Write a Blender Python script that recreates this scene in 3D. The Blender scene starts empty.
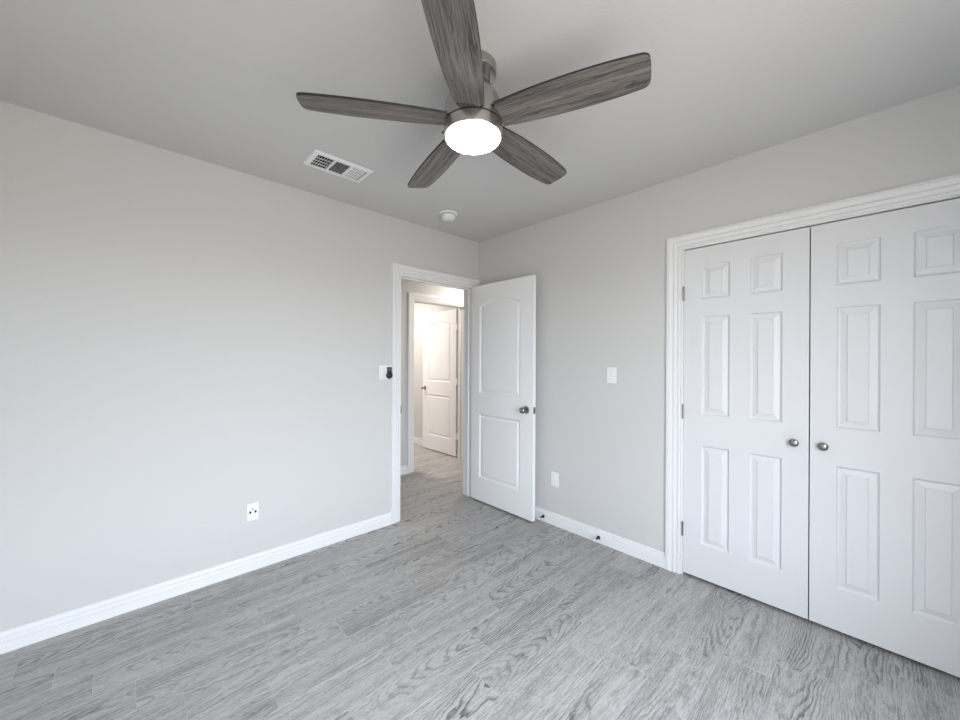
import bpy, bmesh, math, random
from mathutils import Vector, Matrix

D = bpy.data
SC = bpy.context.scene
COL = SC.collection
R = math.radians

# ------------------------------------------------------------------ camera
CAM = Vector((-2.5418, -2.7253, 1.3384))
cd = D.cameras.new('camera')
cam = D.objects.new('camera', cd)
COL.objects.link(cam)
cd.sensor_width = 36.0
cd.lens = 376.089 * 36.0 / 960.0
cd.clip_start = 0.02
yaw, pitch, roll = R(43.2554), R(-0.0229), R(0.2649)
f0 = Vector((math.sin(yaw), math.cos(yaw), 0)); r0 = Vector((math.cos(yaw), -math.sin(yaw), 0)); u0 = Vector((0, 0, 1))
fw = f0 * math.cos(pitch) + u0 * math.sin(pitch)
up = u0 * math.cos(pitch) - f0 * math.sin(pitch)
rt = r0 * math.cos(roll) + up * math.sin(roll)
up = up * math.cos(roll) - r0 * math.sin(roll)
M = Matrix((rt, up, -fw)).transposed().to_4x4()
M.translation = CAM
cam.matrix_world = M
SC.camera = cam

# ------------------------------------------------------------------ exposure, world, daylight
SC.view_settings.view_transform = 'Standard'
SC.view_settings.look = 'None'
SC.view_settings.gamma = 1.0
SC.view_settings.use_curve_mapping = False
SC.view_settings.exposure = 0.0
SC.cycles.use_denoising = True
SC.cycles.max_bounces = 12
SC.cycles.diffuse_bounces = 8
SC.cycles.sample_clamp_indirect = 6.0

SKY = (0.80, 0.88, 1.0)
SKY_S = 16.0
GROUND = (1.0, 0.95, 0.88)
GROUND_S = 5.7
W = D.worlds.new('daylight'); SC.world = W
W.use_nodes = True
nt = W.node_tree; nt.nodes.clear()
tc = nt.nodes.new('ShaderNodeTexCoord'); sx = nt.nodes.new('ShaderNodeSeparateXYZ')
mr = nt.nodes.new('ShaderNodeMapRange'); mr.inputs[1].default_value = -0.04; mr.inputs[2].default_value = 0.04
mx = nt.nodes.new('ShaderNodeMix'); mx.data_type = 'RGBA'
mx.inputs[6].default_value = tuple(c * GROUND_S for c in GROUND) + (1,)
mx.inputs[7].default_value = tuple(c * SKY_S for c in SKY) + (1,)
bg = nt.nodes.new('ShaderNodeBackground'); wo = nt.nodes.new('ShaderNodeOutputWorld')
L = nt.links.new
L(tc.outputs['Generated'], sx.inputs[0]); L(sx.outputs[2], mr.inputs[0]); L(mr.outputs[0], mx.inputs[0])
L(mx.outputs[2], bg.inputs[0]); L(bg.outputs[0], wo.inputs[0])

# room extents
XL, YF, H, TH = -3.05, -3.32, 2.5, 0.12
WIN = (-2.85, -1.20, 0.36, 2.10)            # window in the wall behind the camera: x0, x1, z0, z1

def area(name, loc, rot, sx_, sy_, power, col, portal=False):
    l = D.lights.new(name, 'AREA'); l.shape = 'RECTANGLE'; l.size = sx_; l.size_y = sy_
    l.energy = power; l.color = col
    o = D.objects.new(name, l); COL.objects.link(o); o.location = loc; o.rotation_euler = rot
    if portal: l.cycles.is_portal = True
    return o
area('window_portal', ((WIN[0] + WIN[1]) / 2, YF - TH - 0.005, (WIN[2] + WIN[3]) / 2), (R(90), 0, 0), WIN[1] - WIN[0], WIN[3] - WIN[2], 1, (1, 1, 1), True)
area('hall_light', (0.75, 0.58, 2.46), (0, 0, 0), 0.3, 0.3, 17, (1.0, 0.93, 0.84))
area('far_room_light', (-0.1, 2.3, 2.46), (0, 0, 0), 0.5, 0.5, 45, (1.0, 0.89, 0.81))

# ------------------------------------------------------------------ materials
def mat(name, col, rough=0.5, metal=0.0, emit=None, bump=None, spec=0.5):
    m = D.materials.new(name); m.use_nodes = True
    n = m.node_tree; b = n.nodes['Principled BSDF']
    b.inputs['Base Color'].default_value = tuple(col) + (1,)
    b.inputs['Roughness'].default_value = rough
    b.inputs['Metallic'].default_value = metal
    b.inputs['Specular IOR Level'].default_value = spec
    if emit:
        b.inputs['Emission Color'].default_value = tuple(emit[0]) + (1,)
        b.inputs['Emission Strength'].default_value = emit[1]
    if bump:                                   # (scale xyz, strength, distance)
        t = n.nodes.new('ShaderNodeTexCoord'); mp = n.nodes.new('ShaderNodeMapping')
        mp.inputs['Scale'].default_value = bump[0]
        no = n.nodes.new('ShaderNodeTexNoise'); no.inputs['Scale'].default_value = 1.0; no.inputs['Detail'].default_value = 3
        bp = n.nodes.new('ShaderNodeBump'); bp.inputs['Strength'].default_value = bump[1]; bp.inputs['Distance'].default_value = bump[2]
        n.links.new(t.outputs['Object'], mp.inputs[0]); n.links.new(mp.outputs[0], no.inputs['Vector'])
        n.links.new(no.outputs[0], bp.inputs['Height']); n.links.new(bp.outputs[0], b.inputs['Normal'])
    return m

WALLC = (0.60, 0.595, 0.58)
m_wall = mat('wall_paint', WALLC, 0.75, bump=((130, 130, 130), 0.25, 0.002), spec=0.3)
m_ceil = mat('ceiling_paint', (0.59, 0.585, 0.578), 0.9, bump=((90, 90, 90), 0.3, 0.003), spec=0.2)
m_hall = mat('hall_paint', WALLC, 0.75, bump=((130, 130, 130), 0.25, 0.002), spec=0.3)
m_trim = mat('trim_paint', (0.80, 0.80, 0.80), 0.35)
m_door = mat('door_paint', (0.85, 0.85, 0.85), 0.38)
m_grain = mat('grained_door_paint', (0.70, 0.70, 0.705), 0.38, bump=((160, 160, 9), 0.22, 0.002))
m_nickel = mat('satin_nickel', (0.33, 0.315, 0.30), 0.22, 1.0)
m_steel = mat('brushed_nickel', (0.46, 0.44, 0.42), 0.27, 1.0)
m_plastic = mat('white_plastic', (0.82, 0.82, 0.82), 0.35)
m_black = mat('black_plastic', (0.012, 0.012, 0.013), 0.4)
m_dark = mat('dark_void', (0.015, 0.015, 0.015), 0.8)
m_bronze = mat('dark_metal', (0.03, 0.028, 0.026), 0.4, 0.8)
m_rubber = mat('white_rubber', (0.78, 0.78, 0.76), 0.6)
m_grey = mat('grey_plastic', (0.16, 0.16, 0.17), 0.35)
m_lens = mat('lit_opal_glass', (0.9, 0.9, 0.9), 0.4, emit=((1.0, 0.97, 0.93), 42.0))
m_closet_shade = mat('closet_painted_shade', (0.10, 0.10, 0.10), 0.9)  # darkness of the shut closet put into its wall colour

def nodes_for(m):
    n = m.node_tree
    def N(t, **k):
        x = n.nodes.new(t)
        for a, v in k.items(): setattr(x, a, v)
        return x
    def lk(a, b): n.links.new(a, b)
    def math_(op, a, b=None, c=None, clamp=False):
        x = N('ShaderNodeMath', operation=op); x.use_clamp = clamp
        for i, v in enumerate((a, b, c)):
            if v is None: continue
            if isinstance(v, (int, float)): x.inputs[i].default_value = v
            else: lk(v, x.inputs[i])
        return x.outputs[0]
    def noise(vec, scale, detail=2, rough=0.5):
        x = N('ShaderNodeTexNoise'); x.inputs['Scale'].default_value = scale; x.inputs['Detail'].default_value = detail
        x.inputs['Roughness'].default_value = rough; lk(vec, x.inputs['Vector']); return x.outputs[0]
    def comb(a, b, c):
        x = N('ShaderNodeCombineXYZ')
        for i, v in enumerate((a, b, c)):
            if isinstance(v, (int, float)): x.inputs[i].default_value = v
            else: lk(v, x.inputs[i])
        return x.outputs[0]
    def mixc(f, a, b):
        x = N('ShaderNodeMix', data_type='RGBA')
        for i, v in ((0, f), (6, a), (7, b)):
            if isinstance(v, (int, float)): x.inputs[i].default_value = v
            elif isinstance(v, tuple): x.inputs[i].default_value = v + (1,)
            else: lk(v, x.inputs[i])
        return x.outputs[2]
    return n, N, lk, math_, noise, comb, mixc

def plank_material():
    m = mat('grey_oak_tile', (0.4, 0.4, 0.4), 0.42)
    n, N, lk, ma, noise, comb, mixc = nodes_for(m)
    b = n.nodes['Principled BSDF']
    uv = N('ShaderNodeUVMap'); uv.uv_map = 'plank'
    s = N('ShaderNodeSeparateXYZ'); lk(uv.outputs[0], s.inputs[0])
    at = N('ShaderNodeAttribute'); at.attribute_name = 'rnd'
    sc = N('ShaderNodeSeparateColor'); lk(at.outputs['Color'], sc.inputs[0])
    r1, r2, r3 = sc.outputs[0], sc.outputs[1], sc.outputs[2]
    u, v = s.outputs[0], s.outputs[1]
    seed = ma('MULTIPLY', r3, 57.0)
    nz = noise(comb(ma('MULTIPLY', u, 3.0), ma('MULTIPLY', v, 8.0), seed), 1.0, 3, 0.55)
    nz2 = noise(comb(ma('MULTIPLY', u, 12.0), ma('MULTIPLY', v, 26.0), seed), 1.0, 2, 0.5)
    v0 = ma('MULTIPLY', ma('SUBTRACT', r1, 0.5), 0.24)
    dv = ma('SUBTRACT', v, v0)
    ph = ma('ADD', ma('MULTIPLY', ma('MULTIPLY', dv, dv), 420.0), ma('MULTIPLY', u, ma('MULTIPLY', ma('SUBTRACT', r2, 0.5), 30.0)))
    ph = ma('ADD', ph, ma('MULTIPLY', nz, 5.5)); ph = ma('ADD', ph, ma('MULTIPLY', nz2, 0.5))
    fr = ma('FRACT', ph)
    ss = N('ShaderNodeMapRange', interpolation_type='SMOOTHSTEP'); ss.inputs[1].default_value = 0.42; ss.inputs[2].default_value = 0.88; lk(fr, ss.inputs[0])
    s2 = N('ShaderNodeMapRange', interpolation_type='SMOOTHSTEP'); s2.inputs[1].default_value = 0.90; s2.inputs[2].default_value = 1.0; lk(fr, s2.inputs[0])
    line = ma('MULTIPLY', ss.outputs[0], ma('SUBTRACT', 1.0, s2.outputs[0]))
    fade = noise(comb(ma('MULTIPLY', u, 2.0), ma('MULTIPLY', v, 9.0), ma('ADD', seed, 9.0)), 1.0, 2, 0.5)
    fade = ma('MULTIPLY', ma('SUBTRACT', fade, 0.30), 2.6, clamp=True)
    line = ma('MULTIPLY', line, ma('MULTIPLY', fade, ma('ADD', 0.35, ma('MULTIPLY', r3, 0.85))))
    fine = noise(comb(ma('MULTIPLY', u, 14.0), ma('MULTIPLY', v, 170.0), seed), 1.0, 4, 0.7)
    speck = noise(comb(ma('MULTIPLY', u, 60.0), ma('MULTIPLY', v, 260.0), seed), 1.0, 2, 0.6)
    broad = noise(comb(ma('MULTIPLY', u, 1.3), ma('MULTIPLY', v, 22.0), ma('ADD', seed, 3.0)), 1.0, 2, 0.5)
    t = ma('ADD', ma('MULTIPLY', line, 0.68), ma('MULTIPLY', ma('SUBTRACT', fine, 0.45), 1.45))
    t = ma('ADD', t, ma('MULTIPLY', ma('SUBTRACT', speck, 0.5), 0.8))
    t = ma('ADD', t, ma('MULTIPLY', ma('SUBTRACT', broad, 0.5), 0.7))
    t = ma('ADD', t, ma('MULTIPLY', ma('SUBTRACT', r2, 0.5), 0.13))
    t = ma('ADD', t, 0.13, clamp=True)
    c = mixc(t, (0.455, 0.445, 0.430), (0.060, 0.057, 0.054))
    lk(c, b.inputs['Base Color'])
    bp = N('ShaderNodeBump'); bp.inputs['Strength'].default_value = 0.15; bp.inputs['Distance'].default_value = 0.001
    lk(ma('SUBTRACT', 1.0, t), bp.inputs['Height']); lk(bp.outputs[0], b.inputs['Normal'])
    return m
m_plank = plank_material()
m_grout = mat('grey_grout', (0.46, 0.47, 0.48), 0.8)

def blade_material():
    m = mat('weathered_grey_oak', (0.12, 0.11, 0.1), 0.42)
    n, N, lk, ma, noise, comb, mixc = nodes_for(m)
    b = n.nodes['Principled BSDF']
    t = N('ShaderNodeTexCoord'); s = N('ShaderNodeSeparateXYZ'); lk(t.outputs['Object'], s.inputs[0])
    oi = N('ShaderNodeObjectInfo'); seed = ma('MULTIPLY', oi.outputs['Random'], 40.0)
    x, y = s.outputs[0], s.outputs[1]
    nz = noise(comb(ma('MULTIPLY', x, 2.2), ma('MULTIPLY', y, 14.0), seed), 1.0, 3, 0.6)
    ph = ma('ADD', ma('MULTIPLY', y, 60.0), ma('MULTIPLY', nz, 7.0))
    line = ma('POWER', ma('FRACT', ph), 2.0)
    fine = noise(comb(ma('MULTIPLY', x, 9.0), ma('MULTIPLY', y, 260.0), seed), 1.0, 3, 0.65)
    broad = noise(comb(ma('MULTIPLY', x, 1.6), ma('MULTIPLY', y, 42.0), ma('ADD', seed, 5.0)), 1.0, 2, 0.5)
    k = ma('ADD', ma('MULTIPLY', line, 0.42), ma('MULTIPLY', ma('SUBTRACT', fine, 0.36), 1.7))
    k = ma('ADD', k, ma('MULTIPLY', ma('SUBTRACT', broad, 0.5), 1.5), clamp=True)
    c = mixc(k, (0.19, 0.170, 0.157), (0.010, 0.009, 0.008))
    lk(c, b.inputs['Base Color'])
    return m
m_blade = blade_material()

# ------------------------------------------------------------------ mesh helpers
class MB:
    def __init__(self): self.v = []; self.f = []; self.mi = []; self.sm = []
    def quad(self, pts, mi=0, smooth=False):
        i = len(self.v); self.v += [tuple(p) for p in pts]; self.f.append(tuple(range(i, i + len(pts)))); self.mi.append(mi); self.sm.append(smooth)
    def box(self, x0, x1, y0, y1, z0, z1, mi=0):
        a = [(x0, y0, z0), (x1, y0, z0), (x1, y1, z0), (x0, y1, z0), (x0, y0, z1), (x1, y0, z1), (x1, y1, z1), (x0, y1, z1)]
        for q in ((3, 2, 1, 0), (4, 5, 6, 7), (0, 1, 5, 4), (1, 2, 6, 5), (2, 3, 7, 6), (3, 0, 4, 7)):
            self.quad([a[k] for k in q], mi)
    def lathe(self, prof, axis='z', c=(0, 0, 0), n=48, mi=0, smooth=True, sx=1.0, sy=1.0):
        # prof: list of (radius, height along the axis)
        def P(r, h, a):
            p, q = r * math.cos(a) * sx, r * math.sin(a) * sy
            if axis == 'z': return (c[0] + p, c[1] + q, c[2] + h)
            if axis == 'x': return (c[0] + h, c[1] + p, c[2] + q)
            return (c[0] + q, c[1] + h, c[2] + p)
        for (r1, h1), (r2, h2) in zip(prof, prof[1:]):
            for k in range(n):
                a, b = 2 * math.pi * k / n, 2 * math.pi * (k + 1) / n
                if r1 < 1e-7: pts = [P(r1, h1, a), P(r2, h2, b), P(r2, h2, a)]
                elif r2 < 1e-7: pts = [P(r1, h1, a), P(r1, h1, b), P(r2, h2, a)]
                else: pts = [P(r1, h1, a), P(r1, h1, b), P(r2, h2, b), P(r2, h2, a)]
                self.quad(pts, mi, smooth)
    def build(self, name, mats, parent=None, bevel=0.0, loc=None, merge=True, normals=True):
        me = D.meshes.new(name)
        me.from_pydata(self.v, [], self.f)
        mats = mats if isinstance(mats, (list, tuple)) else [mats]
        for m in mats: me.materials.append(m)
        for p, mi, s in zip(me.polygons, self.mi, self.sm): p.material_index = mi; p.use_smooth = s
        bm = bmesh.new(); bm.from_mesh(me)
        if merge: bmesh.ops.remove_doubles(bm, verts=bm.verts, dist=1e-5)
        if normals: bmesh.ops.recalc_face_normals(bm, faces=bm.faces)
        bm.to_mesh(me); bm.free()
        if any(self.sm):
            me.set_sharp_from_angle(angle=R(40))
        o = D.objects.new(name, me); COL.objects.link(o)
        if loc is not None: o.location = loc
        if parent: o.parent = parent
        if bevel:
            b = o.modifiers.new('bevel', 'BEVEL'); b.width = bevel; b.segments = 2; b.limit_method = 'ANGLE'; b.angle_limit = R(40)
        return o

def tag(o, label=None, cat=None, group=None, kind=None):
    if label: o['label'] = label
    if cat: o['category'] = cat
    if group: o['group'] = group
    if kind: o['kind'] = kind
    return o
def empty(name, loc=(0, 0, 0), rot=(0, 0, 0)):
    o = D.objects.new(name, None); COL.objects.link(o); o.location = loc; o.rotation_euler = rot; o.empty_display_size = 0.05
    return o

# ------------------------------------------------------------------ floor: staggered wood-look planks
def floor():
    rnd = random.Random(11)
    PW, PL, G = 0.18, 0.61, 0.0019
    off = {0: -2.274, 1: -2.148, 2: -2.027, 3: -1.90, 4: -2.371, 5: -2.11, 6: -1.688, 7: -0.70, 8: -1.45, 9: -1.015, 10: -0.923,
           11: -0.697, 12: -0.556, 13: -0.40, 14: -0.272, 15: -0.14, 16: -0.02, 17: 0.1, 18: 0.22}
    x0, x1 = XL - TH, 2.0
    verts, faces, uvs, cols, mi = [], [], [], [], []
    for k in range(-23, 19):
        ya = -0.075 - PW * k; yb = ya - PW
        o = off.get(k, rnd.uniform(0, PL))
        j0 = math.floor((x0 - o) / PL)
        for j in range(j0, j0 + 11):
            xa = o + j * PL; xb = xa + PL
            if xb < x0 or xa > x1: continue
            c = [rnd.random(), rnd.random(), rnd.random()]
            flip = rnd.choice((-1, 1))
            cx, cy = (xa + xb) / 2, (ya + yb) / 2
            pa, pb = max(xa, x0) + G, min(xb, x1) - G
            t = [(pa, yb + G), (pb, yb + G), (pb, ya - G), (pa, ya - G)]
            e = 0.0012
            tb = [(pa - e, yb + G - e), (pb + e, yb + G - e), (pb + e, ya - G + e), (pa - e, ya - G + e)]
            i = len(verts)
            verts += [(x, y, 0.0) for x, y in t] + [(x, y, -0.0012) for x, y in tb]
            F = [(i, i + 1, i + 2, i + 3)] + [(i + 4 + q, i + 4 + (q + 1) % 4, i + (q + 1) % 4, i + q) for q in range(4)]
            for fc in F:
                faces.append(fc); mi.append(0)
                for vi in fc:
                    uvs.append(((verts[vi][0] - cx) * flip, verts[vi][1] - cy)); cols.append(c)
    i = len(verts)
    verts += [(x0, -3.6, -0.0010), (x1, -3.6, -0.0010), (x1, 4.1, -0.0010), (x0, 4.1, -0.0010)]
    faces.append((i, i + 1, i + 2, i + 3)); mi.append(1)
    for q in range(4): uvs.append((0, 0)); cols.append([0.5] * 3)
    me = D.meshes.new('floor'); me.from_pydata(verts, [], faces)
    me.materials.append(m_plank); me.materials.append(m_grout)
    me.polygons.foreach_set('material_index', mi)
    uvl = me.uv_layers.new(name='plank')
    uvl.data.foreach_set('uv', [q for p in uvs for q in p])
    ca = me.color_attributes.new('rnd', 'FLOAT_COLOR', 'CORNER')
    ca.data.foreach_set('color', [q for p in cols for q in (*p, 1.0)])
    ob = D.objects.new('floor', me); COL.objects.link(ob)
    tag(ob, 'grey wood-look plank floor laid in staggered rows', 'floor', kind='structure')
floor()

# ------------------------------------------------------------------ walls and ceiling
def wall(name, boxes, m, label):
    b = MB()
    for q in boxes: b.box(*q)
    o = b.build(name, m, merge=False); tag(o, label, 'wall', kind='structure'); return o

DX0, DX1, DZ = -0.896, -0.074, 2.051       # bedroom doorway opening (jamb outer faces sit in it)
CY0, CY1, CZ = -3.090, -1.872, 2.044       # closet opening
HX0, HX1, HZ = -0.055, 0.758, 2.058        # doorway across the hall
HY0, HY1 = 1.085, 1.20
wall('wall_left', [(XL - TH, DX0, 0, TH, 0, H), (DX1, 1.9, 0, TH, 0, H), (DX0, DX1, 0, TH, DZ, H)], m_wall, 'long pale grey wall with the open doorway at its corner end')
wall('wall_right', [(0, TH, CY1, -0.0005, 0, H), (0, TH, YF - TH, CY0, 0, H), (0, TH, CY0, CY1, CZ, H)], m_wall, 'pale grey wall with the white double closet doors')
wall('wall_front', [(XL - TH, WIN[0], YF - TH, YF, 0, H), (WIN[1], 0, YF - TH, YF, 0, H), (WIN[0], WIN[1], YF - TH, YF, 0, WIN[2]), (WIN[0], WIN[1], YF - TH, YF, WIN[3], H)], m_wall, 'pale grey window wall opposite the doorway')
wall('wall_back', [(XL - TH, XL, YF, 0, 0, H)], m_wall, 'pale grey wall facing the closet')
wall('wall_hall', [(-2.4, HX0, HY0, HY1, 0, H), (HX1, 1.9, HY0, HY1, 0, H), (HX0, HX1, HY0, HY1, HZ, H)], m_hall, 'pale grey hallway wall with a second doorway')
wall('wall_hall_end', [(-2.5, -2.4, TH, HY1, 0, H), (1.9, 2.0, 0, HY1, 0, H)], m_hall, 'end walls of the hallway')
wall('wall_far_room', [(0.840, 0.95, HY1, 3.9, 0, H), (-1.7, 0.840, 3.8, 3.9, 0, H), (-1.8, -1.7, HY1, 3.9, 0, H)], m_hall, 'pale walls of the room beyond the hallway')
wall('wall_closet', [(0.80, 0.88, YF - TH, 0, 0, H), (TH, 0.80, YF - TH, YF, 0, H)], m_closet_shade, 'inside walls of the closet, shade painted in as dark colour')
b = MB(); b.box(XL - TH, 2.0, YF - TH, 3.9, H, H + 0.1)
tag(b.build('ceiling', m_ceil), 'pale grey painted ceiling', 'ceiling', kind='structure')

# ------------------------------------------------------------------ mouldings
CASE = [(0.0, 0.0), (0.0, 0.009), (0.002, 0.011), (0.011, 0.011), (0.0125, 0.004), (0.016, 0.004), (0.018, 0.012), (0.034, 0.014), (0.036, 0.0065), (0.0395, 0.0065), (0.041, 0.016), (0.062, 0.018), (0.0635, 0.013), (0.066, 0.013), (0.0675, 0.019), (0.0755, 0.018), (0.077, 0.014), (0.077, 0.0)]
BASE = [(0.0, 0.0), (0.0, 0.0145), (0.047, 0.0140), (0.0485, 0.0085), (0.052, 0.0085), (0.0535, 0.0135), (0.069, 0.0125), (0.074, 0.0030), (0.081, 0.0030), (0.083, 0.0095), (0.093, 0.0085), (0.096, 0.0050), (0.096, 0.0)]

def casing(name, a0, a1, ztop, put, label, num, scale=1.0, right_limit=None):
    """mitred casing round an opening a0..a1; put(a, off, z) -> xyz"""
    b = MB()
    def loop(o, h):
        o *= scale
        hi = a1 + o if right_limit is None else min(a1 + o, right_limit)
        return [put(a0 - o, h, 0.0), put(a0 - o, h, ztop + o), put(hi, h, ztop + o), put(hi, h, 0.0)]
    loops = [loop(o, h) for o, h in CASE]
    for p, q in zip(loops, loops[1:]):
        for k in range(3): b.quad([p[k], p[k + 1], q[k + 1], q[k]])
    o = b.build(name, m_trim)
    return tag(o, label, 'door trim', kind='structure')
def jamb(parent, a0, a1, ztop, put, depth, t=0.018, stop=None):
    """lining of the opening; put(a, d, z), d runs 0..depth through the wall"""
    b = MB()
    def bx(q0, q1, d0, d1, z0, z1):
        p, q = put(q0, d0, z0), put(q1, d1, z1)
        b.box(min(p[0], q[0]), max(p[0], q[0]), min(p[1], q[1]), max(p[1], q[1]), z0, z1)
    bx(a0, a0 + t, 0, depth, 0, ztop); bx(a1 - t, a1, 0, depth, 0, ztop); bx(a0 + t, a1 - t, 0, depth, ztop - t, ztop)
    if stop:
        s0, s1 = stop
        bx(a0 + t, a0 + t + 0.011, s0, s1, 0, ztop - t); bx(a1 - t - 0.011, a1 - t, s0, s1, 0, ztop - t)
        bx(a0 + t + 0.011, a1 - t - 0.011, s0, s1, ztop - t - 0.011, ztop - t)
    return b.build('jamb', m_trim, parent, merge=False)
putL = lambda a, h, z: (a, -h, z)               # wall_left, room side
t1 = casing('trim_1', DX0 + 0.004, DX1 - 0.004 + 0.008, DZ - 0.004, putL, 'white moulded casing round the bedroom doorway', 1, right_limit=-0.002)
jamb(t1, DX0, DX1, DZ, lambda a, d, z: (a, d - 0.001, z), TH + 0.002, 0.016, (0.042, 0.055))
b = MB(); b.box(DX0 - 0.004 + 0.016, DX0 + 0.022, -0.006, 0.030, 0.895, 0.955)
tag(b.build('strike_plate', m_steel, t1, bevel=0.001), 'metal strike plate')
putR = lambda a, h, z: (-h, a, z)               # wall_right, room side
t2 = casing('trim_2', CY0 + 0.006, CY1 - 0.006 + 0.010, CZ - 0.004, putR, 'white moulded casing round the double closet doors', 2, 1.08)
jamb(t2, CY0, CY1, CZ, lambda a, d, z: (d - 0.001, a, z), TH, 0.010, (0.045, 0.058))
putH = lambda a, h, z: (a, HY0 - h, z)
t3 = casing('trim_3', HX0 + 0.004, HX1 - 0.004, HZ - 0.004, putH, 'white casing of the doorway across the hall', 3)
jamb(t3, HX0, HX1, HZ, lambda a, d, z: (a, HY0 - 0.001 + d, z), HY1 - HY0 + 0.002, 0.016, (0.06, 0.073))

def baseboard(name, runs, label):
    b = MB()
    for a0, a1, put in runs:
        P = [[put(a, h, z) for z, h in BASE] for a in (a0, a1)]
        for i in range(len(BASE) - 1): b.quad([P[0][i], P[1][i], P[1][i + 1], P[0][i + 1]])
        b.quad(P[0]); b.quad(P[1])
    return tag(b.build(name, m_trim, merge=False, normals=True), label, 'baseboard', kind='structure')
baseboard('baseboard_left', [(XL, DX0 - 0.073, putL)], 'white baseboard under the long grey wall')
baseboard('baseboard_right', [(CY1 + 0.087, -0.002, putR), (YF, CY0 - 0.078, putR)], 'white baseboard between closet and open door')
baseboard('baseboard_hall', [(-2.4, HX0 - 0.073, putH)], 'white baseboard in the hallway')
baseboard('baseboard_far', [(HY1, 3.8, lambda a, h, z: (0.840 - h, a, z))], 'white baseboard behind the far door')
baseboard('baseboard_front', [(XL, 0.0, lambda a, h, z: (a, YF + h, z))], 'white baseboard under the window')
baseboard('baseboard_back', [(YF, 0.0, lambda a, h, z: (XL + h, a, z))], 'white baseboard of the wall facing the closet')

# window frame in the wall behind the camera
b = MB()
x0, x1, z0, z1 = WIN; yy = YF - TH
for q in ((x0, x0 + 0.05, yy + 0.02, yy + 0.07, z0, z1), (x1 - 0.05, x1, yy + 0.02, yy + 0.07, z0, z1), (x0 + 0.05, x1 - 0.05, yy + 0.02, yy + 0.07, z0, z0 + 0.05), (x0 + 0.05, x1 - 0.05, yy + 0.02, yy + 0.07, z1 - 0.05, z1), ((x0 + x1) / 2 - 0.03, (x0 + x1) / 2 + 0.03, yy + 0.02, yy + 0.07, z0 + 0.05, z1 - 0.05)):
    b.box(*q)
w1 = tag(b.build('window_1', m_trim, merge=False), 'white window frame opposite the doorway', 'window', kind='structure')
b = MB(); b.box(x0 - 0.04, x1 + 0.04, YF - 0.05, YF + 0.04, z0 - 0.02, z0)
b.build('window_sill', m_trim, w1, bevel=0.004)

# ------------------------------------------------------------------ panelled doors
def offset_loop(pts, d):
    n = len(pts); out = []
    for i in range(n):
        p0, p1, p2 = Vector(pts[i - 1]), Vector(pts[i]), Vector(pts[(i + 1) % n])
        e1 = (p1 - p0).normalized(); e2 = (p2 - p1).normalized()
        n1 = Vector((-e1.y, e1.x)); n2 = Vector((-e2.y, e2.x))
        k = n1 + n2; k = k / max(k.dot(n1), 0.2) if k.length > 1e-6 else n1
        out.append(tuple(p1 + k * d))
    return out

def door_mesh(w, h, t, panels, prof):
    """slab in local coords: u 0..w, front face at v=0 looking to -v, back at v=t, z 0..h.
    panels: (u0, u1, z0, z1, rise) with rise > 0 for an arched top (z1 is the peak)"""
    b = MB()
    us = sorted({0.0, w, *[round(q, 5) for p in panels for q in p[:2]]})
    zs = sorted({0.0, h, *[round(q, 5) for p in panels for q in p[2:4]]})
    for side in (0, 1):
        V = (lambda d: d) if side == 0 else (lambda d: t - d)
        for ua, ub in zip(us, us[1:]):
            for za, zb in zip(zs, zs[1:]):
                if any(p[0] - 1e-4 <= ua and ub <= p[1] + 1e-4 and p[2] - 1e-4 <= za and zb <= p[3] + 1e-4 for p in panels): continue
                b.quad([(ua, V(0), za), (ub, V(0), za), (ub, V(0), zb), (ua, V(0), zb)])
        for (ua, ub, za, zb, rise) in panels:
            if rise > 0:
                n = 20; arc = []
                for i in range(n + 1):
                    s = i / n; uu = ub + (ua - ub) * s
                    arc.append((uu, zb - rise * (2 * s - 1) ** 2))
                loop = [(ua, za), (ub, za)] + arc
                for (q0, q1) in zip(arc, arc[1:]):
                    if min(zb - q0[1], zb - q1[1]) < 1e-6 and max(zb - q0[1], zb - q1[1]) < 1e-6: continue
                    b.quad([(q0[0], V(0), q0[1]), (q0[0], V(0), zb), (q1[0], V(0), zb), (q1[0], V(0), q1[1])])
            else:
                loop = [(ua, za), (ub, za), (ub, zb), (ua, zb)]
            prev = [(x, 0.0, z) for x, z in loop]
            for d, dep in prof:
                cur = [(x, dep, z) for x, z in offset_loop(loop, d)]
                for i in range(len(loop)):
                    j = (i + 1) % len(loop)
                    b.quad([(q[0], V(q[1]), q[2]) for q in (prev[i], prev[j], cur[j], cur[i])])
                prev = cur
            b.quad([(q[0], V(q[1]), q[2]) for q in prev])
    b.quad([(0, 0, 0), (w, 0, 0), (w, t, 0), (0, t, 0)]); b.quad([(0, 0, h), (w, 0, h), (w, t, h), (0, t, h)])
    b.quad([(0, 0, 0), (0, t, 0), (0, t, h), (0, 0, h)]); b.quad([(w, 0, 0), (w, t, 0), (w, t, h), (w, 0, h)])
    return b

PROF_ARCH = [(0.002, 0.0008), (0.006, 0.0035), (0.018, 0.0118), (0.021, 0.0125), (0.024, 0.0120), (0.0255, 0.0070), (0.034, 0.0045), (0.046, 0.0030)]
PROF_SIX = [(0.0015, 0.0010), (0.004, 0.0060), (0.008, 0.0105), (0.012, 0.0115), (0.0145, 0.0112), (0.037, 0.0050), (0.0382, 0.0014), (0.040, 0.0010)]

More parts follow.
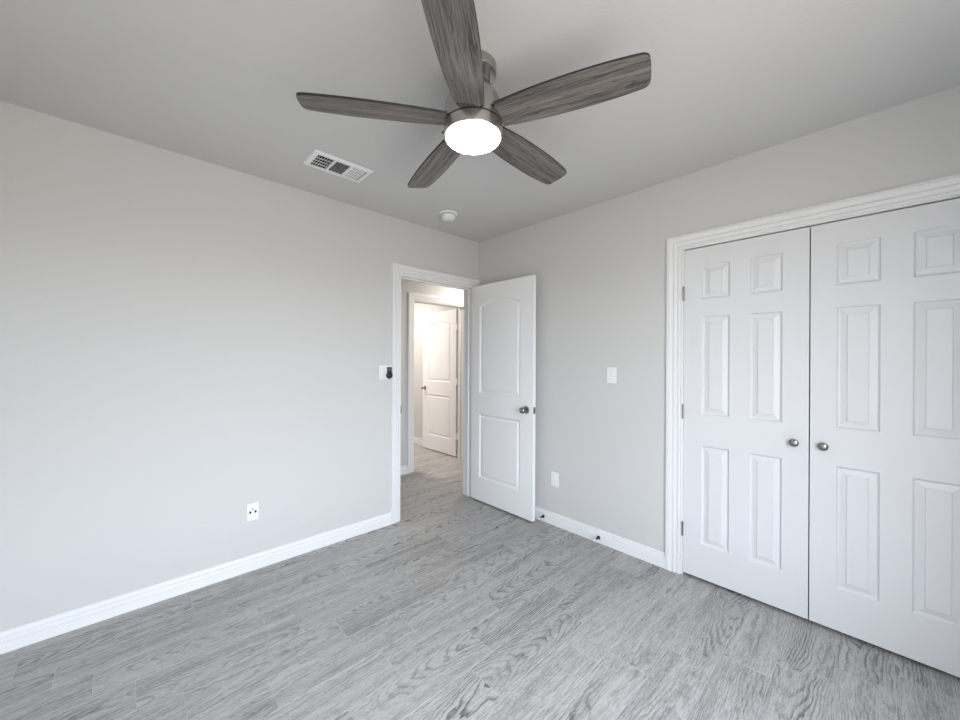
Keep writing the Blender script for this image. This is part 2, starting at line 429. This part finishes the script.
def round_knob(name, parent, c, direction, m, axis='x', s=1.0):
    """door knob with a round rose, neck and egg shaped grip; grows along axis in the given direction"""
    b = MB(); k = direction * s
    b.lathe([(0.0, 0.0), (0.033 * s, 0.0), (0.033 * s, 0.004 * k), (0.030 * s, 0.009 * k), (0.022 * s, 0.0115 * k), (0.013 * s, 0.013 * k), (0.011 * s, 0.020 * k), (0.011 * s, 0.030 * k),
             (0.016 * s, 0.034 * k), (0.023 * s, 0.040 * k), (0.0262 * s, 0.048 * k), (0.0262 * s, 0.054 * k), (0.023 * s, 0.061 * k), (0.015 * s, 0.0665 * k), (0.006 * s, 0.068 * k), (0.0, 0.068 * k)], axis, c, 36)
    return b.build(name, m, parent)

ARCH_PANELS = [(0.113, 0.618, 1.010, 1.884, 0.055), (0.113, 0.618, 0.215, 0.815, 0.0)]
# bedroom door, standing open at a right angle to its wall
door1 = door_mesh(0.757, 2.021, 0.035, ARCH_PANELS, PROF_ARCH).build('door_1', m_door, bevel=0.0015)
door1.location = (-0.118, -0.026, 0.016); door1.rotation_euler = (0, 0, R(-90))
# local u -> -y, local v -> +x : front (v=0) looks towards -x
tag(door1, 'white two-panel arched door standing open at the room corner', 'door', kind='structure')
tag(round_knob('door_knob', door1, (0.686, 0.0, 0.908), -1, m_nickel, 'y'), 'satin nickel knob on a round rose')
round_knob('door_knob', door1, (0.686, 0.035, 0.908), 1, m_nickel, 'y')
b = MB(); b.box(0.7565, 0.7582, 0.005, 0.030, 0.878, 0.934); b.box(0.758, 0.766, 0.010, 0.024, 0.896, 0.916)
tag(b.build('latch_plate', m_nickel, door1, merge=False), 'satin nickel latch on the door edge')
for z in (0.28, 1.01, 1.74):
    b = MB(); b.lathe([(0.0, -0.045), (0.0065, -0.045), (0.0065, 0.045), (0.0, 0.045)], 'z', (0.002, 0.0415, z), 16)
    b.build('hinge', m_nickel, door1)

# door of the far room, folded back against its wall
door2 = door_mesh(0.790, 2.020, 0.035, [(0.128, 0.662, 1.010, 1.880, 0.055), (0.128, 0.662, 0.215, 0.815, 0.0)], PROF_ARCH).build('door_2', m_door, bevel=0.0015)
# local u -> +y, face looking to -x : mirror so that v grows to +x
door2.location = (0.748, 1.250 + 0.790, 0.012); door2.rotation_euler = (0, 0, R(-90))
tag(door2, 'white two-panel arched door in the room across the hall', 'door', kind='structure')
tag(round_knob('door_knob', door2, (0.060, 0.0, 0.905), -1, m_steel, 'y'), 'dark nickel knob')
for z in (0.28, 1.03, 1.775):
    b = MB(); b.box(0.790, 0.835, 0.0, 0.004, z - 0.045, z + 0.045); b.lathe([(0.0, -0.045), (0.0065, -0.045), (0.0065, 0.045), (0.0, 0.045)], 'z', (0.815, -0.002, z), 16)
    b.build('hinge', m_trim, door2, merge=False)

# closet doors
def closet_door(name, ya, label, hinge_side):
    w = 0.594
    six = []
    for ua in ((0.101, 0.341) if hinge_side == 0 else (0.097, 0.344)):
        for z0, z1 in ((0.205, 0.806), (0.993, 1.588), (1.695, 1.900)):
            six.append((ua, ua + (0.145 if hinge_side == 0 else 0.149), z0, z1, 0.0))
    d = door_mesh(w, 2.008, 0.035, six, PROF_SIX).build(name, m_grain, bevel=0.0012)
    d.location = (0.003, ya, 0.018); d.rotation_euler = (0, 0, R(-90))
    tag(d, label, 'closet door', kind='structure')
    ku = w - 0.057 if hinge_side == 0 else 0.051
    b = MB(); s = -1
    b.lathe([(0.0, 0.0), (0.0125, 0.0), (0.0125, 0.002 * s), (0.009, 0.005 * s), (0.0075, 0.010 * s), (0.009, 0.014 * s), (0.015, 0.0175 * s), (0.0195, 0.020 * s), (0.0208, 0.0235 * s), (0.0195, 0.027 * s), (0.014, 0.0305 * s), (0.007, 0.0322 * s), (0.0, 0.0326 * s)], 'y', (ku, 0.0, 0.897), 32)
    tag(b.build('knob', m_nickel, d), 'satin nickel mushroom knob')
    for z in (0.271, 1.005, 1.740):
        hu = -0.001 if hinge_side == 0 else w + 0.001
        b = MB(); b.lathe([(0.0, -0.044), (0.0055, -0.044), (0.0055, 0.044), (0.0, 0.044)], 'z', (hu, -0.006, z), 16)
        tag(b.build('hinge', m_nickel, d), 'satin nickel hinge knuckle')
    return d
closet_door('door_3', -1.8835, 'white six-panel closet door hinged beside the grey wall', 0)
closet_door('door_4', -1.8835 - 0.594 - 0.0050, 'white six-panel closet door farther from the open bedroom door', 1)

# ------------------------------------------------------------------ ceiling fan
FD = 1.490
FA = CAM + f0 * FD + r0 * ((472.0 - 480) / 376.089 * FD)
fan = empty('ceiling_fan', (FA.x, FA.y, H))
tag(fan, 'five-blade brushed nickel ceiling fan with grey wood blades and lit round light', 'ceiling fan')
def fpart(name, prof, m, n=64):
    b = MB(); b.lathe(prof, 'z', (0, 0, 0), n); return b.build(name, m, fan)
zb = 2.276 - H
fpart('canopy', [(0.0, 0.0), (0.088, 0.0), (0.092, -0.004), (0.092, -0.034), (0.089, -0.040), (0.080, -0.041), (0.0, -0.041)], m_steel)
fpart('motor_neck', [(0.066, -0.041), (0.068, -0.075), (0.073, -0.092), (0.086, -0.106), (0.100, -0.130), (0.110, -0.155), (0.1145, -0.180), (0.1160, -0.195), (0.1160, zb - 0.011), (0.110, zb - 0.012), (0.0, zb - 0.012)], m_steel)
tag(fpart('seam_ring', [(0.0, zb - 0.012), (0.1125, zb - 0.012), (0.1125, zb - 0.0155), (0.0, zb - 0.0155)], m_bronze), 'thin dark seam above the light')
fpart('light_housing', [(0.0, zb - 0.0155), (0.114, zb - 0.0155), (0.1165, zb - 0.017), (0.1170, zb - 0.057), (0.1150, zb - 0.060), (0.108, zb - 0.060), (0.0, zb - 0.055)], m_steel)
tag(fpart('light_lens', [(0.1075, zb - 0.056), (0.1075, zb - 0.063), (0.104, zb - 0.068), (0.090, zb - 0.0745), (0.065, zb - 0.0790), (0.033, zb - 0.081), (0.0, zb - 0.0815)], m_lens), 'glowing white round lens')
b = MB(); b.lathe([(0.0, 0.0), (0.004, 0.0), (0.004, 0.006), (0.0025, 0.008), (0.0, 0.008)], 'x', (0, 0, 0), 12)
s1 = b.build('set_screw', m_bronze, fan)
aa = math.atan2(-r0.y, -r0.x); s1.location = (0.1155 * math.cos(aa), 0.1155 * math.sin(aa), zb - 0.037); s1.rotation_euler = (0, 0, aa)

def blade_mesh():
    S = [(0.1085, 0.0565), (0.13, 0.0580), (0.18, 0.0630), (0.24, 0.0680), (0.31, 0.0715), (0.39, 0.0735), (0.47, 0.0728), (0.54, 0.0695), (0.585, 0.0660), (0.612, 0.0630),
         (0.623, 0.0590), (0.630, 0.0530), (0.634, 0.0440)]
    top = [(s, w) for s, w in S] + [(0.6365, 0.022), (0.637, 0.0)]
    out = top + [(s, -w) for s, w in reversed(top[:-1])]
    t = 0.009
    b = MB()
    n = len(out); m_ = len(top)
    for z, rev in ((0.0, True), (t, False)):
        for i in range(m_ - 1):
            (s0, w0), (s1_, w1_) = top[i], top[i + 1]
            if w1_ < 1e-6: b.quad([(s0, -w0, z), (s1_, 0, z), (s0, w0, z)])
            else: b.quad([(s0, -w0, z), (s1_, -w1_, z), (s1_, w1_, z), (s0, w0, z)])
    for i in range(n):
        p, q = out[i], out[(i + 1) % n]
        b.quad([(p[0], p[1], 0), (q[0], q[1], 0), (q[0], q[1], t), (p[0], p[1], t)], 1)
    return b
m_edge = mat('dark_blade_edge', (0.02, 0.018, 0.017), 0.5)
bl0 = blade_mesh().build('blade', [m_blade, m_edge], fan)
for k in range(5):
    o = bl0 if k == 0 else bl0.copy()
    if k:
        COL.objects.link(o); o.parent = fan
    a = R(148.0 - 72 * k)
    o.matrix_local = Matrix.Translation((0, 0, zb)) @ Matrix.Rotation(R(-0.55), 4, f0) @ Matrix.Rotation(a, 4, 'Z') @ Matrix.Rotation(R(-12), 4, 'X') @ Matrix.Diagonal((1.009, 1.0, 1.0, 1.0))

# ------------------------------------------------------------------ ceiling register
vx0, vx1, vy0, vy1 = -1.782, -1.432, -0.580, -0.376
vent = empty('air_vent', ((vx0 + vx1) / 2, (vy0 + vy1) / 2, H))
tag(vent, 'white rectangular three-section air vent in the ceiling near the long wall', 'air vent')
hx, hy = (vx1 - vx0) / 2, (vy1 - vy0) / 2
secs = [(-0.143, -0.054), (-0.044, 0.043), (0.053, 0.143)]
iy0, iy1 = -0.070, 0.070
b = MB()
def ring(x0, x1, y0, y1, z): return [(x0, y0, z), (x1, y0, z), (x1, y1, z), (x0, y1, z)]
lo = [ring(-hx, hx, -hy, hy, 0.0), ring(-hx, hx, -hy, hy, -0.003), ring(-hx + 0.012, hx - 0.012, -hy + 0.012, hy - 0.012, -0.009), ring(-0.147, 0.147, iy0 - 0.004, iy1 + 0.004, -0.009), ring(-0.147, 0.147, iy0 - 0.004, iy1 + 0.004, -0.001)]
for p, q in zip(lo, lo[1:]):
    for i in range(4): b.quad([p[i], p[(i + 1) % 4], q[(i + 1) % 4], q[i]])
for x in (-0.049, 0.048): b.box(x - 0.0055, x + 0.0055, iy0 - 0.004, iy1 + 0.004, -0.009, -0.001)
b.build('frame', m_plastic, vent, merge=False)
b = MB(); b.quad(ring(-0.147, 0.147, iy0 - 0.004, iy1 + 0.004, -0.0008)); tag(b.build('duct_shade_sheet', m_dark, vent), 'flat dark sheet painted as the shade behind the louvers')  # flat near-black sheet stands in for the shade inside the duct
def slat(b, c, along, half, tilt, w=0.0085):
    """thin tilted slat centred on c running along 'x' or 'y'"""
    dx, dz = w / 2 * math.cos(tilt), w / 2 * math.sin(tilt)
    for th in (0.0,):
        if along == 'y': pts = [(c[0] - dx, c[1] - half, c[2] - dz), (c[0] - dx, c[1] + half, c[2] - dz), (c[0] + dx, c[1] + half, c[2] + dz), (c[0] + dx, c[1] - half, c[2] + dz)]
        else: pts = [(c[0] - half, c[1] - dx, c[2] - dz), (c[0] + half, c[1] - dx, c[2] - dz), (c[0] + half, c[1] + dx, c[2] + dz), (c[0] - half, c[1] + dx, c[2] + dz)]
    nrm = (Vector(pts[1]) - Vector(pts[0])).cross(Vector(pts[3]) - Vector(pts[0])).normalized() * 0.0005
    A = [Vector(p) + nrm for p in pts]; B = [Vector(p) - nrm for p in pts]
    b.quad(A); b.quad(B)
    for i in range(4): b.quad([A[i], A[(i + 1) % 4], B[(i + 1) % 4], B[i]])
for i, (sa, sb) in enumerate(secs):
    b = MB(); cx = (sa + sb) / 2
    if i == 1:
        for k in range(8): slat(b, (cx, iy0 + 0.014 + k * 0.016, -0.005), 'x', (sb - sa) / 2, R(30), 0.0075)
    else:
        for k in range(6): slat(b, (sa + 0.009 + k * (sb - sa - 0.018) / 5, 0, -0.005), 'y', (iy1 - iy0) / 2, R(66 if i == 0 else -32), 0.008 if i == 0 else 0.0088)
        for k in range(3): b.box(sa, sb, iy0 + 0.035 * (k + 1) - 0.0008, iy0 + 0.035 * (k + 1) + 0.0008, -0.008, -0.004)
    b.build('louver_bank', m_plastic, vent, merge=False)

# ------------------------------------------------------------------ smoke detector
sd = empty('smoke_detector', (-0.678, -0.370, H))
tag(sd, 'small round white smoke detector on the ceiling near the corner', 'smoke detector')
b = MB(); b.lathe([(0.0, 0.0), (0.070, 0.0), (0.070, -0.006), (0.066, -0.010), (0.0, -0.010)]); b.build('base_plate', m_plastic, sd)
b = MB(); b.lathe([(0.048, -0.010), (0.048, -0.015)]); tag(b.build('gap_shade_band', m_dark, sd), 'dark slot round the detector')  # shade between base and cover is given by this band's dark colour
b = MB(); b.lathe([(0.040, -0.013), (0.054, -0.014), (0.055, -0.020), (0.053, -0.034), (0.048, -0.043), (0.036, -0.048), (0.0, -0.049)]); b.build('cover', m_plastic, sd)
b = MB(); b.lathe([(0.0, -0.0485), (0.011, -0.0485), (0.011, -0.0505), (0.009, -0.052), (0.0, -0.052)], c=(0.016, -0.01, 0), n=24); b.build('test_button', m_plastic, sd)

# ------------------------------------------------------------------ wall plates; local x along the wall, y out of it, z up
def plate_root(name, loc, rz, label, cat): return tag(empty(name, loc, (0, 0, rz)), label, cat)
def plate(root, w, h):
    b = MB(); b.box(-w / 2, w / 2, -0.0062, 0.0, -h / 2, h / 2); b.build('plate', m_plastic, root, bevel=0.0025)
def screws(root, pts):
    for x, z in pts:
        b = MB(); b.lathe([(0.0032, -0.0045), (0.0032, -0.0058), (0.0, -0.0062)], 'y', (x, 0, z), 12); b.build('screw', m_plastic, root)
def round_outlet(root):
    plate(root, 0.065, 0.106)
    b = MB()
    b.lathe([(0.0270, -0.005), (0.0270, -0.0068), (0.0255, -0.0076), (0.0, -0.0076)], 'y', (0, 0, 0), 40)
    b.build('receptacle', m_plastic, root)
    for x, z, w, h in ((-0.0150, 0.0, 0.0060, 0.0085), (0.0150, 0.0, 0.0060, 0.0085), (0.0, 0.0175, 0.0045, 0.0045)):
        b = MB(); b.lathe([(1.0, -0.0072), (1.0, -0.0079), (0.0, -0.0079)], 'y', (0, 0, 0), 20, sx=h, sy=w)
        o = b.build('slot', m_dark, root); o.location = (x, 0, z); tag(o, 'dark slot')
    for z in (0.042, -0.042):
        b = MB(); b.lathe([(0.0026, -0.0045), (0.0026, -0.0058), (0.0, -0.0062)], 'y', (0, 0, z), 12); b.build('screw', m_grey, root)
def decora(root, x=0.0):
    b = MB(); b.box(x - 0.0168, x + 0.0168, -0.0062, -0.003, -0.0335, 0.0335); b.build('insert_frame', m_plastic, root, bevel=0.0008)
    b = MB()
    z1 = 0.031
    pts_f = [(-0.0155, -0.0062, -z1), (0.0155, -0.0062, -z1), (0.0155, -0.0078, 0.0), (-0.0155, -0.0078, 0.0)]
    pts_t = [(-0.0155, -0.0078, 0.0), (0.0155, -0.0078, 0.0), (0.0155, -0.0112, z1), (-0.0155, -0.0112, z1)]
    pts = [[(p[0] + x, p[1], p[2]) for p in q] for q in (pts_f, pts_t)]
    b.quad(pts[0]); b.quad(pts[1])
    for sgn in (-1, 1):
        xx = x + sgn * 0.0155
        b.quad([(xx, -0.0062, -z1), (xx, -0.0078, 0), (xx, -0.0112, z1), (xx, -0.004, z1), (xx, -0.004, -z1)])
    b.quad([(x - 0.0155, -0.0112, z1), (x + 0.0155, -0.0112, z1), (x + 0.0155, -0.004, z1), (x - 0.0155, -0.004, z1)])
    b.build('rocker', m_plastic, root)

r = plate_root('power_outlet', (-1.954, 0.0, 0.368), 0.0, 'white outlet with dark slots low on the long grey wall', 'outlet')
round_outlet(r)
r = plate_root('light_switch', (-1.021, 0.0, 1.236), 0.0, 'white wide switch plate beside the doorway casing, half hidden by black holder', 'light switch')
plate(r, 0.117, 0.112); decora(r, -0.023); decora(r, 0.023); screws(r, [(-0.023, 0.048), (-0.023, -0.048), (0.023, 0.048), (0.023, -0.048)])
r = plate_root('light_switch', (0.0, -1.4065, 1.232), R(-90), 'single white light switch on the grey wall left of the closet', 'light switch')
plate(r, 0.072, 0.115); decora(r); screws(r, [(0, 0.048), (0, -0.048)])
r = plate_root('wall_jack_plate', (0.0, -0.921, 0.370), R(-90), 'small white wall plate low between open door and closet', 'wall plate')
plate(r, 0.071, 0.115)
b = MB(); b.box(-0.0168, 0.0168, -0.0066, -0.003, -0.0335, 0.0335); b.build('insert', m_plastic, r, bevel=0.0008)
b = MB(); b.lathe([(0.0062, -0.0066), (0.0062, -0.009), (0.0045, -0.009), (0.0045, -0.012), (0.0, -0.012)], 'y', (0, 0, 0.002), 16); b.build('jack', m_plastic, r)
screws(r, [(0, 0.048), (0, -0.048)])

# black remote holder hanging on the switch plate
rh = plate_root('remote_holder', (-0.996, -0.005, 1.236), 0.0, 'small black wall holder with rounded bottom over the white switch plate', 'remote holder')
b = MB(); b.box(-0.019, 0.021, -0.016, -0.0065, -0.004, 0.040); b.build('body', m_black, rh, bevel=0.004)
b = MB(); b.lathe([(0.0, -0.0065), (0.024, -0.0065), (0.026, -0.010), (0.026, -0.022), (0.022, -0.028), (0.012, -0.031), (0.0, -0.032)], 'y', (-0.002, 0, -0.026), 32); b.build('cup', m_black, rh)
b = MB(); b.box(-0.008, 0.010, -0.0175, -0.015, 0.008, 0.030); tag(b.build('button_pad', m_grey, rh, bevel=0.001), 'dark grey button face')

# ------------------------------------------------------------------ door stops on the baseboard of the closet wall
def door_stop(y, z, label):
    r = tag(empty('door_stop', (-0.0138, y, z)), label, 'door stop', 'door stops on the baseboard')
    b = MB(); b.lathe([(0.0, 0.0), (0.013, 0.0), (0.013, -0.004), (0.008, -0.009), (0.0055, -0.012), (0.0055, -0.055), (0.0, -0.055)], 'x', n=20); tag(b.build('rod', m_bronze, r), 'dark metal rod and flange')
    b = MB(); b.lathe([(0.0, -0.052), (0.008, -0.052), (0.0095, -0.056), (0.0095, -0.066), (0.007, -0.070), (0.0, -0.070)], 'x', n=20); tag(b.build('tip', m_rubber, r), 'white rubber tip')
door_stop(-0.815, 0.042, 'dark door stop with white tip on the baseboard, half behind the open door')
door_stop(-1.318, 0.040, 'dark door stop with white tip on the baseboard below the light switch')
